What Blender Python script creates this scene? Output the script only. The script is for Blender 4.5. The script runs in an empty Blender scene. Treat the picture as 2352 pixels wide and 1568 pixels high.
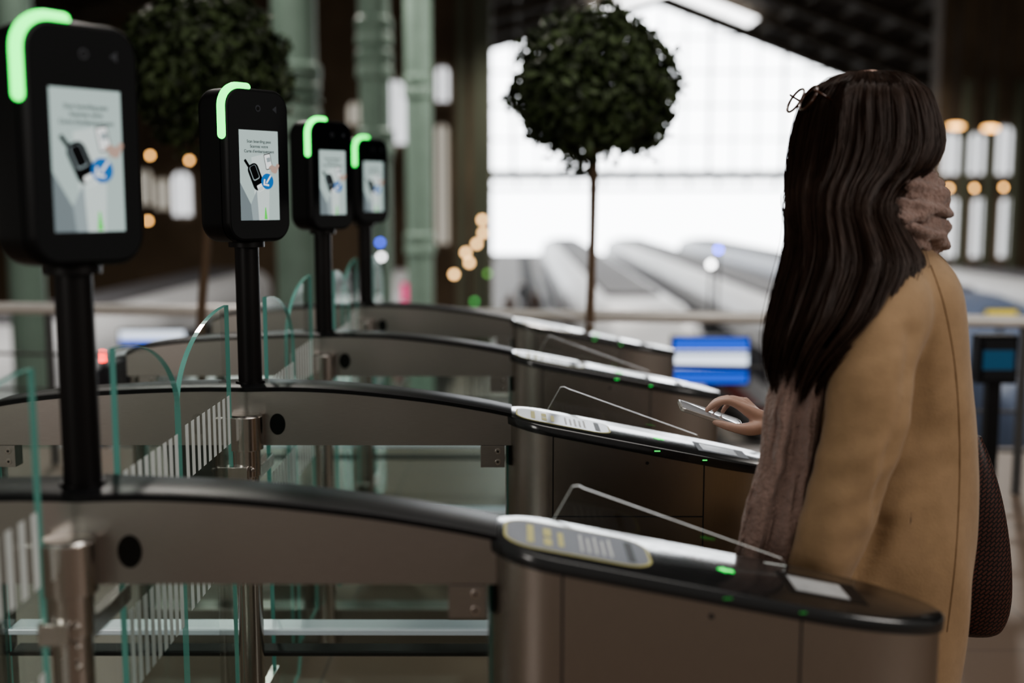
import bpy, math, random
from mathutils import Vector, Matrix, noise
from mathutils.bvhtree import BVHTree
random.seed(7)
scene = bpy.context.scene
COL = scene.collection
pi = math.pi

# ------------------------------------------------------------------ camera
H = 1.47
FPX = 2613.0
PITCH = math.atan(324/2613.0)
YAW = math.radians(0.2)
cd = bpy.data.cameras.new("camera"); cam = bpy.data.objects.new("camera", cd); COL.objects.link(cam)
cam.location = (0, 0, H); cam.rotation_euler = (pi/2-PITCH, 0, YAW)
cd.sensor_width = 36; cd.lens = 40; cd.clip_end = 500; cd.clip_start = 0.05
cd.dof.use_dof = True; cd.dof.focus_distance = 2.40; cd.dof.aperture_fstop = 1.35
scene.camera = cam

cP,sP,cY,sY=math.cos(PITCH),math.sin(PITCH),math.cos(YAW),math.sin(YAW)
def at(px, py, Y):
    """world point at distance Y down the hall, from a measurement of the photo"""
    a = (px-1176)/FPX; b = (784-py)/FPX
    dx=a; dy=cP+b*sP; dz=-sP+b*cP
    x=dx*cY-dy*sY; y=dx*sY+dy*cY; t=Y/y
    return Vector((t*x, Y, H+t*dz))

# ------------------------------------------------------------------ materials
def M(name, col, rough=.5, metal=0, em=None, es=0, coat=0, nz=.12, ns=12, stretch=(1,1,1), bump=0, bs=60, spec=None, sheen=0, island=0, bd=.01):
    m = bpy.data.materials.new(name); m.use_nodes = True
    nt = m.node_tree; b = nt.nodes["Principled BSDF"]
    b.inputs["Roughness"].default_value = rough; b.inputs["Metallic"].default_value = metal
    b.inputs["Coat Weight"].default_value = coat; b.inputs["Coat Roughness"].default_value = .05
    if spec is not None: b.inputs["Specular IOR Level"].default_value = spec
    if sheen: b.inputs["Sheen Weight"].default_value = sheen; b.inputs["Sheen Roughness"].default_value = .4
    tc = nt.nodes.new("ShaderNodeTexCoord"); mp = nt.nodes.new("ShaderNodeMapping"); mp.inputs["Scale"].default_value = stretch
    nt.links.new(tc.outputs["Object"], mp.inputs[0])
    n = nt.nodes.new("ShaderNodeTexNoise"); n.inputs["Scale"].default_value = ns; n.inputs["Detail"].default_value = 4
    nt.links.new(mp.outputs[0], n.inputs["Vector"])
    mx = nt.nodes.new("ShaderNodeMix"); mx.data_type = 'RGBA'
    mx.inputs[6].default_value = tuple(max(0, c*(1-nz)) for c in col)+(1,)
    mx.inputs[7].default_value = tuple(min(1, c*(1+nz)) for c in col)+(1,)
    if island:
        g = nt.nodes.new("ShaderNodeNewGeometry"); nt.links.new(g.outputs["Random Per Island"], mx.inputs[0])
    else: nt.links.new(n.outputs[0], mx.inputs[0])
    nt.links.new(mx.outputs[2], b.inputs["Base Color"])
    if bump:
        n2 = nt.nodes.new("ShaderNodeTexNoise"); n2.inputs["Scale"].default_value = bs; n2.inputs["Detail"].default_value = 5
        nt.links.new(mp.outputs[0], n2.inputs["Vector"])
        bp = nt.nodes.new("ShaderNodeBump"); bp.inputs["Strength"].default_value = bump; bp.inputs["Distance"].default_value = bd
        nt.links.new(n2.outputs[0], bp.inputs["Height"]); nt.links.new(bp.outputs[0], b.inputs["Normal"])
    if em is not None:
        b.inputs["Emission Color"].default_value = (*em, 1); b.inputs["Emission Strength"].default_value = es
    return m

def glassmat(name, tint, ior=1.45, rough=.01):
    m = bpy.data.materials.new(name); m.use_nodes = True; nt = m.node_tree
    for n in list(nt.nodes): nt.nodes.remove(n)
    o = nt.nodes.new("ShaderNodeOutputMaterial"); mx = nt.nodes.new("ShaderNodeMixShader")
    t = nt.nodes.new("ShaderNodeBsdfTransparent"); t.inputs[0].default_value = (*tint, 1)
    g = nt.nodes.new("ShaderNodeBsdfGlossy"); g.inputs["Roughness"].default_value = rough; g.inputs[0].default_value = (.9,1,.97,1)
    f = nt.nodes.new("ShaderNodeFresnel"); f.inputs[0].default_value = ior
    ge = nt.nodes.new("ShaderNodeNewGeometry"); iv=nt.nodes.new("ShaderNodeMath"); iv.operation='SUBTRACT'; iv.inputs[0].default_value=1
    nt.links.new(ge.outputs["Backfacing"],iv.inputs[1]); ml=nt.nodes.new("ShaderNodeMath"); ml.operation='MULTIPLY'
    nt.links.new(iv.outputs[0],ml.inputs[0]); nt.links.new(f.outputs[0],ml.inputs[1])
    nt.links.new(ml.outputs[0], mx.inputs[0]); nt.links.new(t.outputs[0], mx.inputs[1]); nt.links.new(g.outputs[0], mx.inputs[2])
    nt.links.new(mx.outputs[0], o.inputs[0]); return m

steel = M("brushed_steel", (.44,.41,.38), .27, 1, ns=30, stretch=(60,60,1.2), nz=.16, bump=.04, bs=40)
steelfin = M("brushed_steel_band", (.37,.345,.32), .34, 1, ns=30, stretch=(1.2,60,60), nz=.16, bump=.04, bs=40)
chrome = M("polished_steel", (.58,.55,.52), .2, 1, ns=8, nz=.05)
satin = M("satin_rail_painted_glow", (.75,.77,.8), .3, .5, ns=8, nz=.05, em=(.75,.82,.95), es=.12)  # emission painted in for a bright reflection; the rail is no lamp
blackcap = M("black_trim", (.007,.007,.008), .42, 0, nz=.3, spec=.3)
lidm = M("gloss_black_lid", (.014,.015,.016), .2, 0, coat=.6, nz=.2)
housing = M("black_housing", (.004,.0045,.005), .4, 0, nz=.2, spec=.25)
faceglass = M("black_display_glass", (.003,.004,.005), .06, 0, spec=.5, nz=.2)
polem = M("black_pole_paint", (.007,.006,.006), .42, nz=.2, spec=.3)
green = M("green_light", (.05,.9,.15), .4, em=(.05,1,.13), es=3.2, nz=.02)
green2 = M("green_indicator", (.05,.9,.15), .4, em=(.05,1,.14), es=1.3, nz=.02)
greendim = M("dim_green_indicator", (.03,.25,.05), .4, em=(.05,1,.14), es=.10, nz=.02)
hole = M("dark_sensor", (.004,.004,.004), .15, nz=.1)
seamm = M("dark_seam", (.01,.01,.01), .7)
glass = glassmat("clear_glass", (.92,.955,.945))
acryl = glassmat("clear_acrylic", (.98,.985,.985))
edgem = M("green_glass_edge", (.13,.30,.26), .12, 0, em=(.15,.5,.42), es=.10, nz=.1)  # faint emission painted in for the light that glass edges pick up
edgew = M("acrylic_edge", (.8,.82,.8), .2, em=(.8,.85,.83), es=.3, nz=.05)  # painted glow for the light-catching rim, not a light source
whitem = M("white_film", (.62,.66,.65), .6, nz=.03)
yellowm = M("yellow_print", (.50,.46,.16), .5, nz=.05)
greyp = M("grey_print", (.14,.15,.18), .4, coat=.4, nz=.05)
lightp = M("light_print", (.5,.5,.5), .5, nz=.05)
readerm = M("reader_glass", (.35,.37,.38), .08, coat=1, em=(.7,.75,.8), es=.15, nz=.4, ns=30)
def emi(name, c, s=1.0): return M(name, tuple(x*.3 for x in c), .3, em=c, es=s, nz=.02)
scr_bg = emi("screen_pale", (.48,.60,.58), .75)
scr_hi = emi("screen_light", (.66,.76,.74), .75)
scr_gr = emi("screen_grey", (.22,.27,.29), .65)
scr_md = emi("screen_mid",(.33,.40,.42),.75)
scr_bk = M("screen_black", (.006,.006,.008), .5, spec=.1)
scr_bl = emi("screen_blue", (.02,.17,.5), .75)
scr_wh = emi("screen_white", (.85,.88,.88), .85)
scr_sk = emi("screen_skin", (.60,.42,.35), .6)
scr_gn = emi("screen_green", (.08,.7,.08), .9)

# ------------------------------------------------------------------ mesh builder
def cr(p0,p1,p2,p3,t):
    return .5*((2*p1)+(p2-p0)*t+(2*p0-5*p1+4*p2-p3)*t*t+(3*p1-p0-3*p2+p3)*t**3)
def smooth_list(L, sub):
    out = []; n = len(L)
    for i in range(n-1):
        a = L[max(i-1,0)]; b = L[i]; c = L[i+1]; d = L[min(i+2,n-1)]
        for k in range(sub):
            t = k/sub
            out.append(tuple(cr(a[j],b[j],c[j],d[j],t) for j in range(len(b))))
    out.append(tuple(L[-1])); return out

class MB:
    def __init__(s): s.v=[]; s.f=[]; s.m=[]
    def add(s, vs, fs, mi=0):
        o = len(s.v); s.v.extend([tuple(v) for v in vs]); s.f.extend([tuple([i+o for i in f]) for f in fs]); s.m.extend([mi]*len(fs))
    def box(s, x0,x1,y0,y1,z0,z1, mi=0):
        vs = [(x,y,z) for z in (z0,z1) for y in (y0,y1) for x in (x0,x1)]
        s.add(vs, [(0,2,3,1),(4,5,7,6),(0,1,5,4),(1,3,7,5),(3,2,6,7),(2,0,4,6)], mi)
    def loft(s, rings, c0=True, c1=True, mi=0):
        n = len(rings[0]); vs = [p for r in rings for p in r]; fs = []
        for i in range(len(rings)-1):
            for j in range(n):
                k=(j+1)%n; fs.append((i*n+j, i*n+k, (i+1)*n+k, (i+1)*n+j))
        if c0: fs.append(tuple(reversed(range(n))))
        if c1: fs.append(tuple((len(rings)-1)*n+j for j in range(n)))
        s.add(vs, fs, mi)
    def cyl(s, a, b, r, seg=24, r2=None, mi=0):
        a=Vector(a); b=Vector(b); s.tube([a,b],[r, r if r2 is None else r2], seg, 1, mi, dome=False)
    def tube(s, pts, rad, seg=14, sub=5, mi=0, dome=True, sq=None):
        if not isinstance(rad,(list,tuple)): rad=[rad]*len(pts)
        L=[(p[0],p[1],p[2],r) for p,r in zip(pts,rad)]
        L=smooth_list(L,sub) if sub>1 else L
        P=[Vector(l[:3]) for l in L]; R=[l[3] for l in L]; n=len(P)
        T=[(P[min(i+1,n-1)]-P[max(i-1,0)]).normalized() for i in range(n)]
        up=Vector((0,0,1)) if abs(T[0].z)<.9 else Vector((0,1,0))
        N=(up-T[0]*up.dot(T[0])).normalized(); rings=[]
        def ring(c,t,nn,r):
            b=t.cross(nn); return [c+nn*math.cos(2*pi*k/seg)*r+b*math.sin(2*pi*k/seg)*r*(sq or 1) for k in range(seg)]
        for i in range(n):
            N=(N-T[i]*N.dot(T[i])).normalized()
            if i==0 and dome:
                for a in (80,55,28): rings.append(ring(P[0]-T[0]*R[0]*math.sin(math.radians(a)),T[0],N,R[0]*math.cos(math.radians(a))))
            rings.append(ring(P[i],T[i],N,R[i]))
            if i==n-1 and dome:
                for a in (28,55,80): rings.append(ring(P[i]+T[i]*R[i]*math.sin(math.radians(a)),T[i],N,R[i]*math.cos(math.radians(a))))
        s.loft(rings, mi=mi)
    def prism(s, poly, axis, a0, a1, mi=0, emi_=None):
        def mk(p,a):
            return {'y':(p[0],a,p[1]),'x':(a,p[0],p[1]),'z':(p[0],p[1],a)}[axis]
        n=len(poly); vs=[mk(p,a0) for p in poly]+[mk(p,a1) for p in poly]; o=len(s.v)
        s.add(vs,[tuple(range(n)),tuple(reversed(range(n,2*n)))]+[(i,(i+1)%n,(i+1)%n+n,i+n) for i in range(n)],mi)
        if emi_ is not None:
            for i in range(n): s.m[-1-i]=emi_
    def sphere(s, c, r, seg=16, rings=10, mi=0):
        R=[]
        if not isinstance(r,(tuple,list)): r=(r,r,r)
        for i in range(1,rings):
            th=pi*i/rings; R.append([(c[0]+r[0]*math.sin(th)*math.cos(2*pi*k/seg), c[1]+r[1]*math.sin(th)*math.sin(2*pi*k/seg), c[2]-r[2]*math.cos(th)) for k in range(seg)])
        s.loft(R, mi=mi)
    def obj(s, name, mats, parent=None, origin=(0,0,0), smooth=None, bevel=0, tag=None, fixn=True):
        me=bpy.data.meshes.new(name); ox,oy,oz=origin
        me.from_pydata([(v[0]-ox,v[1]-oy,v[2]-oz) for v in s.v],[],s.f)
        if not isinstance(mats,(list,tuple)): mats=[mats]
        for m in mats: me.materials.append(m)
        me.polygons.foreach_set("material_index", s.m)
        me.update()
        if fixn:
            import bmesh
            bm=bmesh.new(); bm.from_mesh(me); bmesh.ops.recalc_face_normals(bm, faces=bm.faces); bm.to_mesh(me); bm.free()
        if smooth:
            me.polygons.foreach_set("use_smooth",[True]*len(me.polygons)); me.set_sharp_from_angle(angle=math.radians(smooth))
        ob=bpy.data.objects.new(name, me); COL.objects.link(ob)
        if parent: ob.parent=parent
        else: ob.location=Vector(origin)
        if bevel:
            b=ob.modifiers.new("bevel","BEVEL"); b.width=bevel; b.segments=2; b.limit_method='ANGLE'
        if tag: settag(ob,**tag)
        return ob
def settag(ob, label=None, category=None, group=None, kind=None):
    if label: ob["label"]=label
    if category: ob["category"]=category
    if group: ob["group"]=group
    if kind: ob["kind"]=kind
def empty(name, loc, **t):
    e=bpy.data.objects.new(name,None); e.location=loc; e.empty_display_size=.1; COL.objects.link(e); settag(e,**t); return e
def copy_tree(src, loc=None, parent=None):
    n=src.copy(); COL.objects.link(n)
    if parent: n.parent=parent
    if loc is not None: n.location=loc
    for c in list(src.children): copy_tree(c,None,n)
    return n
def rrect(w,h,r,n=8):
    P=[]
    for cx,cz,a0 in ((w/2-r,h/2-r,0),(-w/2+r,h/2-r,90),(-w/2+r,-h/2+r,180),(w/2-r,-h/2+r,270)):
        for k in range(n+1):
            a=math.radians(a0+90*k/n); P.append((cx+r*math.cos(a), cz+r*math.sin(a)))
    return P
def evaluate(ob):
    dg=bpy.context.evaluated_depsgraph_get()
    return bpy.data.meshes.new_from_object(ob.evaluated_get(dg))
def remesh(ob, vs, smooth_it=6, fac=.5):
    r=ob.modifiers.new("r","REMESH"); r.mode='VOXEL'; r.voxel_size=vs
    if smooth_it:
        sm=ob.modifiers.new("s","SMOOTH"); sm.iterations=smooth_it; sm.factor=fac
    me=evaluate(ob)
    mats=[m for m in ob.data.materials]
    ob.modifiers.clear(); ob.data=me
    me.materials.clear()
    for m in mats: me.materials.append(m)
    me.polygons.foreach_set("use_smooth",[True]*len(me.polygons)); me.update()
    return ob

# ------------------------------------------------------------------ boarding gate
GY=[1.68,2.645,3.69,4.735]
gate=empty("boarding_gate",(-.018,GY[0],0),label="brushed steel boarding gate with glass doors and black scanner terminal",category="boarding gate",group="row of boarding gates")
def plan(off=0):
    P=[]; r=.10
    for k in range(21):
        a=math.radians(90+180*k/20); P.append((.075+(r+off)*math.cos(a), (r+off)*math.sin(a)))
    P.append((.2,-r-off)); P.append((.32,-r-off))
    for k in range(25):
        a=math.radians(-90+180*k/24); P.append((.43+(.235+off)*math.cos(a), (r+off)*math.sin(a)))
    P.append((.32,r+off)); P.append((.2,r+off))
    return P
def zt(x): return .975-.192*x
mb=MB(); P=plan(0); mb.loft([[(x,y,0) for x,y in P],[(x,y,zt(x)-.016) for x,y in P]])
mb.obj("cabinet",steel,gate,smooth=40)
mb=MB(); Po=plan(.006); Pm=plan(.007); Pi=plan(.001)
mb.loft([[(x,y,zt(x)-.022) for x,y in Po],[(x,y,zt(x)-.006) for x,y in Pm],[(x,y,zt(x)-.001) for x,y in plan(.004)],[(x,y,zt(x)) for x,y in Pi]])
lid=mb.obj("cabinet_lid",lidm,gate,smooth=50)
def lp(x,y,d=.0006): return (x,y,zt(x)+d)
mb=MB()
def lidshape(poly,d,mi): 
    n=len(poly); mb.add([lp(x,y,d) for x,y in poly]+[lp(x,y,-.001) for x,y in poly],[tuple(range(n))]+[(i,(i+1)%n,(i+1)%n+n,i+n) for i in range(n)],mi)
def stad(x0,x1,hw,r): return [(x+(x0+x1)/2,y) for x,y in rrect(x1-x0,2*hw,r,8)]
lidshape(stad(.0,.222,.070,.045),.0006,0)
lidshape(stad(.004,.218,.066,.042),.0010,1)
for x0,x1,y0,y1 in ((.035,.045,-.045,.045),(.06,.072,-.045,-.01),(.06,.072,.0,.04),(.082,.09,-.04,.03)):
    lidshape([(x0,y0),(x1,y0),(x1,y1),(x0,y1)],.0014,0)
for i in range(5):
    x0=.115+i*.011; lidshape([(x0,-.045),(x0+.004,-.045),(x0+.004,.04-.012*(i%2)),(x0,.04-.012*(i%2))],.0014,2)
lidshape([(.185,-.05),(.197,-.05),(.197,.045),(.185,.045)],.0014,3)
mb.obj("instruction_plate",[yellowm,greyp,lightp,blackcap],lid,smooth=30)
mb=MB(); lidshape([(.425,-.05),(.545,-.045),(.545,.045),(.425,.05)],.0008,0); lidshape([(.438,-.034),(.520,-.032),(.520,.032),(.438,.034)],.0014,1)
mb.obj("pass_reader",[blackcap,readerm],lid)
mb=MB(); lidshape([(.325,.0),(.337,-.010),(.337,-.005),(.350,-.005),(.350,.005),(.337,.005),(.337,.010)],.0012,0)
mb.obj("indicator_light",green2,lid)
rims=[]
for xa,xb in ((.315,.328),(.425,.435)):
    mb=MB(); mb.box(xa,xb,-.1085,-.1066,zt(xa)-.0110,zt(xa)-.009)
    rims.append(mb.obj("rim_light",green2,lid))
for s in (-1,1):
    mb=MB(); ya,yb=(s*.1003,s*.0990)
    for x in (.085,.43): mb.box(x-.0015,x+.0015,min(ya,yb),max(ya,yb),.05,zt(x)-.02)
    mb.box(.085,.43,min(ya,yb),max(ya,yb),.748,.751); mb.box(.085,.43,min(ya,yb),max(ya,yb),.05,.053)
    mb.obj("panel_seam",seamm,gate)
    mb=MB(); mb.cyl((.30,s*.099,.875),(.30,s*.1006,.875),.004,12); mb.obj("keyhole",seamm,gate)
mb=MB(); mb.prism([(.070,zt(.07)-.01),(.108,1.020),(.118,1.021),(.125,1.017),(.443,zt(.443)+.012),(.45,zt(.45)+.001)],'y',.083,.088,0,1)
mb.obj("acrylic_shield",[acryl,edgew],gate)
TOP=[(-1.26,.985),(-1.2,1.008),(-1.05,1.028),(-.85,1.040),(-.62,1.045),(-.42,1.040),(-.22,1.020),(-.08,.998),(-.01,.984)]
TOP=smooth_list(TOP,5)
mb=MB(); rings=[]
for x,z in TOP:
    rings.append([(x,-.05,.905),(x,-.05,z-.010),(x,.05,z-.010),(x,.05,.905)])
mb.loft(rings); mb.obj("steel_band",steelfin,gate,smooth=30)
mb=MB(); rings=[]
for x,z in TOP:
    w=.054+.012*math.exp(-((x+.625)/.05)**2)
    rings.append([(x,-w,z-.012),(x,-w,z-.003),(x,-w+.006,z),(x,w-.006,z),(x,w,z-.003),(x,w,z-.012)])
mb.loft(rings); mb.obj("top_trim",blackcap,gate,smooth=50)
for s in (-1,1):
    mb=MB()
    E=[(-.553+.018*math.cos(2*pi*k/28), .955+.025*math.sin(2*pi*k/28)) for k in range(28)]
    mb.prism(E,'y',s*.0495,s*.0515)
    mb.obj("sensor_window",hole,gate,smooth=40)
mb=MB(); R=[(-1.24+.022*math.cos(2*pi*k/24), .05*math.sin(2*pi*k/24)) for k in range(24)]
mb.loft([[(x,y,0) for x,y in R],[(x,y,.985) for x,y in R]]); mb.obj("end_post",steel,gate,smooth=50)
mb=MB(); mb.prism([(-1.215,.02),(-.026,.02),(-.026,.902),(-1.215,.902)],'y',-.028,-.018,0,1)
mb.obj("glass_panel",[glass,edgem],gate)
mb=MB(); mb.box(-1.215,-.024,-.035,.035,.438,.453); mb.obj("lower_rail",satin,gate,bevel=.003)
mb=MB(); mb.box(-1.215,-.024,-.045,.045,.0,.12); mb.obj("plinth",steelfin,gate,bevel=.003)
mb=MB(); mb.box(-1.215,-.024,-.03,.03,.385,.393); mb.obj("gasket",seamm,gate)
for x0,x1 in ((-.082,-.026),(-1.222,-1.166)):
    mb=MB(); mb.box(x0,x1,-.052,-.012,.853,.904)
    for z in (.866,.891):
        mb.cyl(((x0+x1)/2+.012,-.0535,z),((x0+x1)/2+.012,-.050,z),.007,16,mi=1)
        mb.cyl(((x0+x1)/2+.012,-.0542,z),((x0+x1)/2+.012,-.053,z),.003,8,mi=2)
    mb.obj("glass_bracket",[steelfin,chrome,seamm],gate,bevel=.0015)
mb=MB(); c=(-.622,-.075)
mb.cyl((c[0],c[1],0),(c[0],c[1],.90),.029,28); mb.cyl((c[0],c[1],.902),(c[0],c[1],.980),.040,32); mb.cyl((c[0],c[1],.84),(c[0],c[1],.903),.033,28)
mb.cyl((c[0],c[1],.980),(c[0],c[1],.984),.040,32,r2=.034)
for z in (.80,.83,.86): mb.cyl((c[0]+.02,c[1]-.03,z),(c[0]+.024,c[1]-.036,z),.005,10)
mb.box(-.655,-.61,-.118,-.09,.835,.868); mb.box(-.655,-.61,-.118,-.09,.25,.30)
mb.box(-.620,-.600,-.05,.118,.82,.85); mb.box(-.620,-.600,-.05,.118,.25,.30)
hp_=mb.obj("hinge_post",chrome,gate,smooth=40,bevel=.0015)
def door(X,y0,y1,nm):
    mb=MB(); n=24; top=[]
    for k in range(n+1):
        t=math.sin(pi/2*k/n); top.append((y0+(y1-y0)*t, 1.072+.165*math.cos(pi/2*k/n)))
    pts=[(y0,.15)]+top+[(y1,.19),(y1-(y1-y0)*.08,.15)]
    mb.prism(pts,'x',X-.005,X+.005,0,1)
    d=mb.obj(nm,[glass,edgem],gate)
    W=y1-y0
    for z0,z1 in ((.925,1.035),(.66,.80)):
        mb=MB()
        for i in range(9):
            yy=y0+W*(.07+.103*i)
            mb.box(X+.0051,X+.0056,yy-.010,yy+.010,z0,z1)
        mb.obj("stripe_marking",whitem,d)
    return d
d1=door(-.650,-.105,-.498,"glass_door")
d2=door(-.610,.105,.44,"glass_door")
term_m=MB(); W,HH,D=.186,.346,.10
def R3(inset,y,r=.046): return [(x,y,z) for x,z in rrect(W-2*inset,HH-2*inset,max(.01,r-inset),8)]
term_m.loft([R3(.016,.052),R3(.006,.048),R3(.001,.040),R3(0,.03),R3(0,-.030),R3(.0035,-.0305),R3(.0035,-.033),R3(0,-.0335),R3(.001,-.044),R3(.005,-.050),R3(.009,-.051)])
term=term_m.obj("scanner_terminal",housing,gate,smooth=35)
term.location=(-.625,0,1.548); term.rotation_euler=(0,0,math.radians(53))
mb=MB(); mb.prism(rrect(W-.018,HH-.018,.036,8),'y',-.0518,-.0508); mb.obj("front_glass",faceglass,term)
mb=MB(); mb.cyl((0,0,-.505),(0,0,-.170),.0275,32); mb.cyl((0,0,-.185),(0,0,-.172),.041,32); mb.cyl((0,0,-.508),(0,0,-.498),.034,32)
mb.obj("pole",polem,term,smooth=40)
mb=MB(); x0=-W/2-.001; z1=HH/2+.001; r=.046
pts=[(x0,-.040,z1-.108),(x0,-.040,z1-.085),(x0,-.040,z1-.062)]+[(x0+r-r*math.cos(math.radians(a)),-.040,z1-r+r*math.sin(math.radians(a))) for a in (0,15,30,45,60,75,90)]+[(x0+.06,-.040,z1),(x0+.072,-.040,z1)]
mb.tube(pts,.0095,16,2); mb.obj("light_strip",green,term,smooth=60)
SW,SH,SZ=.113,.202,-.022
def sp(u,v): return ((u-.5)*SW, SZ+SH/2-v*SH)
mb=MB(); lay=[0]
def SC(poly,mi):
    lay[0]+=1; y=-.0519-.00008*lay[0]; mb.add([(sp(u,v)[0],y,sp(u,v)[1]) for u,v in poly],[tuple(range(len(poly)))],mi)
def px(x,y): return ((x-545)/87,(y-303)/202)
def blob(cx,cy,w,h,ang,r=.5,n=6):
    o=[]; a=math.radians(ang); rr=min(w,h)/2*r
    for x,y in rrect(w,h,rr,n):
        X=x*math.cos(a)-y*math.sin(a); Y=x*math.sin(a)+y*math.cos(a)
        o.append(((cx-545)/87+X/113.,(cy-303)/202+Y/202.))
    return o
SC([(0,0),(1,0),(1,1),(0,1)],0)
SC([(.30,.30),(.78,.24),(.72,1),(.40,1)],1); SC([(.0,.58),(.26,.82),(.30,1),(0,1)],2); SC([(.26,.82),(.42,.66),(.46,1),(.30,1)],6)
SC([px(597,503),px(599,476),px(601,476),px(604,503)],5)
SC(blob(563,381,7,30,-38),3); SC(blob(580,407,32,62,-24,.8),3); SC(blob(577,398,20,34,-24,.5),6); SC(blob(577,397,17,31,-24,.5),3)
SC(blob(590,431,18,16,-24,.3),7); SC(blob(590,434,14,8,-24,.3),1)
SC(blob(608,372,20,36,-12,.3),3); SC(blob(608,372,17,32,-12,.2),7); SC(blob(609,368,11,10,-12,.1),6)
SC(blob(621,390,20,16,20,.9),4); SC(blob(614,384,14,6,-30,.9),4); SC(blob(628,384,16,9,-60,.9),4)
SC(blob(605,417,36,36,0,1,10),8)
SC(blob(608,412,4,22,38,.5),7); SC(blob(598,419,4,14,8,.5),7); SC(blob(603,425,4,14,-82,.5),7)
mb.obj("display_screen",[scr_bg,scr_hi,scr_gr,scr_bk,scr_sk,scr_gn,scr_md,scr_wh,scr_bl],term,fixn=False)
def textmesh(txt,size,x,z,y,name,mat,parent):
    cu=bpy.data.curves.new("t",'FONT'); cu.body=txt; cu.size=size; cu.align_x='CENTER'; cu.offset=.00014
    to=bpy.data.objects.new("t",cu); COL.objects.link(to); me=evaluate(to); bpy.data.objects.remove(to)
    for v in me.vertices: v.co=Vector((v.co.x+x, y, v.co.y+z))
    me.materials.clear(); me.materials.append(mat); o=bpy.data.objects.new(name,me); COL.objects.link(o); o.parent=parent; return o
for i,t in enumerate(("Scan boarding pass","Scannez votre","Carte d'embarquement")):
    u,v=px(588,330+i*11); x,z=sp(.5,v); textmesh(t,.0092,x-.001,z-.001,-.0540,"screen_text",scr_bk,term)
mb=MB(); mb.cyl((0,-.0525,.128),(0,-.0515,.128),.0075,24,mi=0); mb.cyl((0,-.0530,.128),(0,-.052,.128),.0045,20,mi=1)
ringm=M("lens_ring",(.05,.055,.065),.3)
mb.obj("camera_lens",[ringm,hole],term)
mb=MB(); mb.prism([(.042,.128),(.054,.136),(.054,.120)],'y',-.0522,-.0515,0); mb.obj("speaker_symbol",ringm,term)
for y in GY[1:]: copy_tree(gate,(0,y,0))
for r_ in rims:
    r_.material_slots[0].link='OBJECT'; r_.material_slots[0].material=greendim
for o_ in (term,d1,d2,hp_): o_.location.x-=.012

# ------------------------------------------------------------------ setting
floorm=bpy.data.materials.new("stone_floor"); floorm.use_nodes=True; nt=floorm.node_tree; b=nt.nodes["Principled BSDF"]
tc=nt.nodes.new("ShaderNodeTexCoord"); br=nt.nodes.new("ShaderNodeTexBrick"); nt.links.new(tc.outputs["Object"],br.inputs[0])
br.offset=0; br.inputs["Scale"].default_value=1; br.inputs["Brick Width"].default_value=.6; br.inputs["Row Height"].default_value=.6; br.inputs["Mortar Size"].default_value=.004
br.inputs["Color1"].default_value=(.18,.13,.098,1); br.inputs["Color2"].default_value=(.21,.155,.118,1); br.inputs["Mortar"].default_value=(.10,.08,.065,1)
nt.links.new(br.outputs[0],b.inputs["Base Color"]); b.inputs["Roughness"].default_value=.4
mb=MB(); mb.box(-7,7,-4,6.7,-.3,0); mb.obj("floor",floorm,tag=dict(kind="structure",label="beige stone tiled concourse floor"))
platm=M("platform_concrete",(.25,.225,.20),.7,ns=1,nz=.25); trackm=M("track_bed",(.035,.032,.03),.9,ns=3,nz=.4)
mb=MB(); mb.box(-60,50,6.8,140,-5.4,-5)
for X in (1.3,5.4,9.6,14.6,-2.6,-7.8):
    mb.box(X-.9,X+.3,14,140,-5,-4.99,1)
mb.obj("floor_platform",[platm,trackm],tag=dict(kind="structure",label="concrete platform level below"))
roofm=M("dark_roof",(.045,.034,.025),.8,ns=.8,nz=.5)
mb=MB()
RX,RZ=9.6,15.1
for X in (-38,46):
    Z=RZ-(.264*(RX-X) if X<RX else .377*(X-RX))
    mb.add([(RX,6,RZ),(RX,82,RZ),(X,82,Z),(X,6,Z),(RX,6,RZ+.3),(RX,82,RZ+.3),(X,82,Z+.3),(X,6,Z+.3)],[(0,1,2,3),(4,5,6,7),(0,3,7,4),(1,2,6,5),(2,3,7,6)])
mb.obj("ceiling",roofm,tag=dict(kind="structure",label="dark pitched station roof"))
def rz(x): return RZ-(.264*(RX-x) if x<RX else .377*(x-RX))
beamm=M("roof_beam",(.10,.08,.058),.7,nz=.3,ns=2)
mb=MB()
for y in range(12,80,6):
    for xa,xb in ((-30,RX),(RX,44)):
        za,zb=rz(xa),rz(xb)
        mb.add([(x,yy,z+dz) for (x,z) in ((xa,za),(xb,zb)) for yy in (y,y+.25) for dz in (-.7,-.05)],[(0,1,5,4),(2,6,7,3),(0,4,6,2),(1,3,7,5),(0,2,3,1),(4,5,7,6)])
for x in range(-28,44,2):
    z=rz(x); mb.box(x,x+.2,8,80,z-.4,z-.05)
mb.obj("trim_1",beamm,tag=dict(kind="structure",label="dark roof beams and purlins"))
skym=emi("daylight_panel",(1,1,1),4)
mb=MB()
for xa,xb in ((4.0,RX),(RX,14.7)):
    za,zb=rz(xa)-.75,rz(xb)-.75
    mb.add([(xa,71,za),(xb,71,zb),(xb,74,zb),(xa,74,za)],[(0,1,2,3)])
mb.obj("window_1",skym,tag=dict(kind="structure",label="bright roof skylight strip"))
fm=M("facade_iron",(.07,.08,.08),.6,nz=.2)
mb=MB()
x=-2.0
while x<40:
    w=.10 if int(x*10)%3 else .20
    mb.box(x,x+w,80,80.15,3.3,rz(x)); x+=1.7
for z in (5.6,7.9,10.2,12.5):
    mb.box(-2,40,80,80.12,z,z+.12)
mb.box(-4,44,79.7,80.3,2.85,3.55); mb.box(-4,44,79.7,80.3,2.15,2.35)
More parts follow.
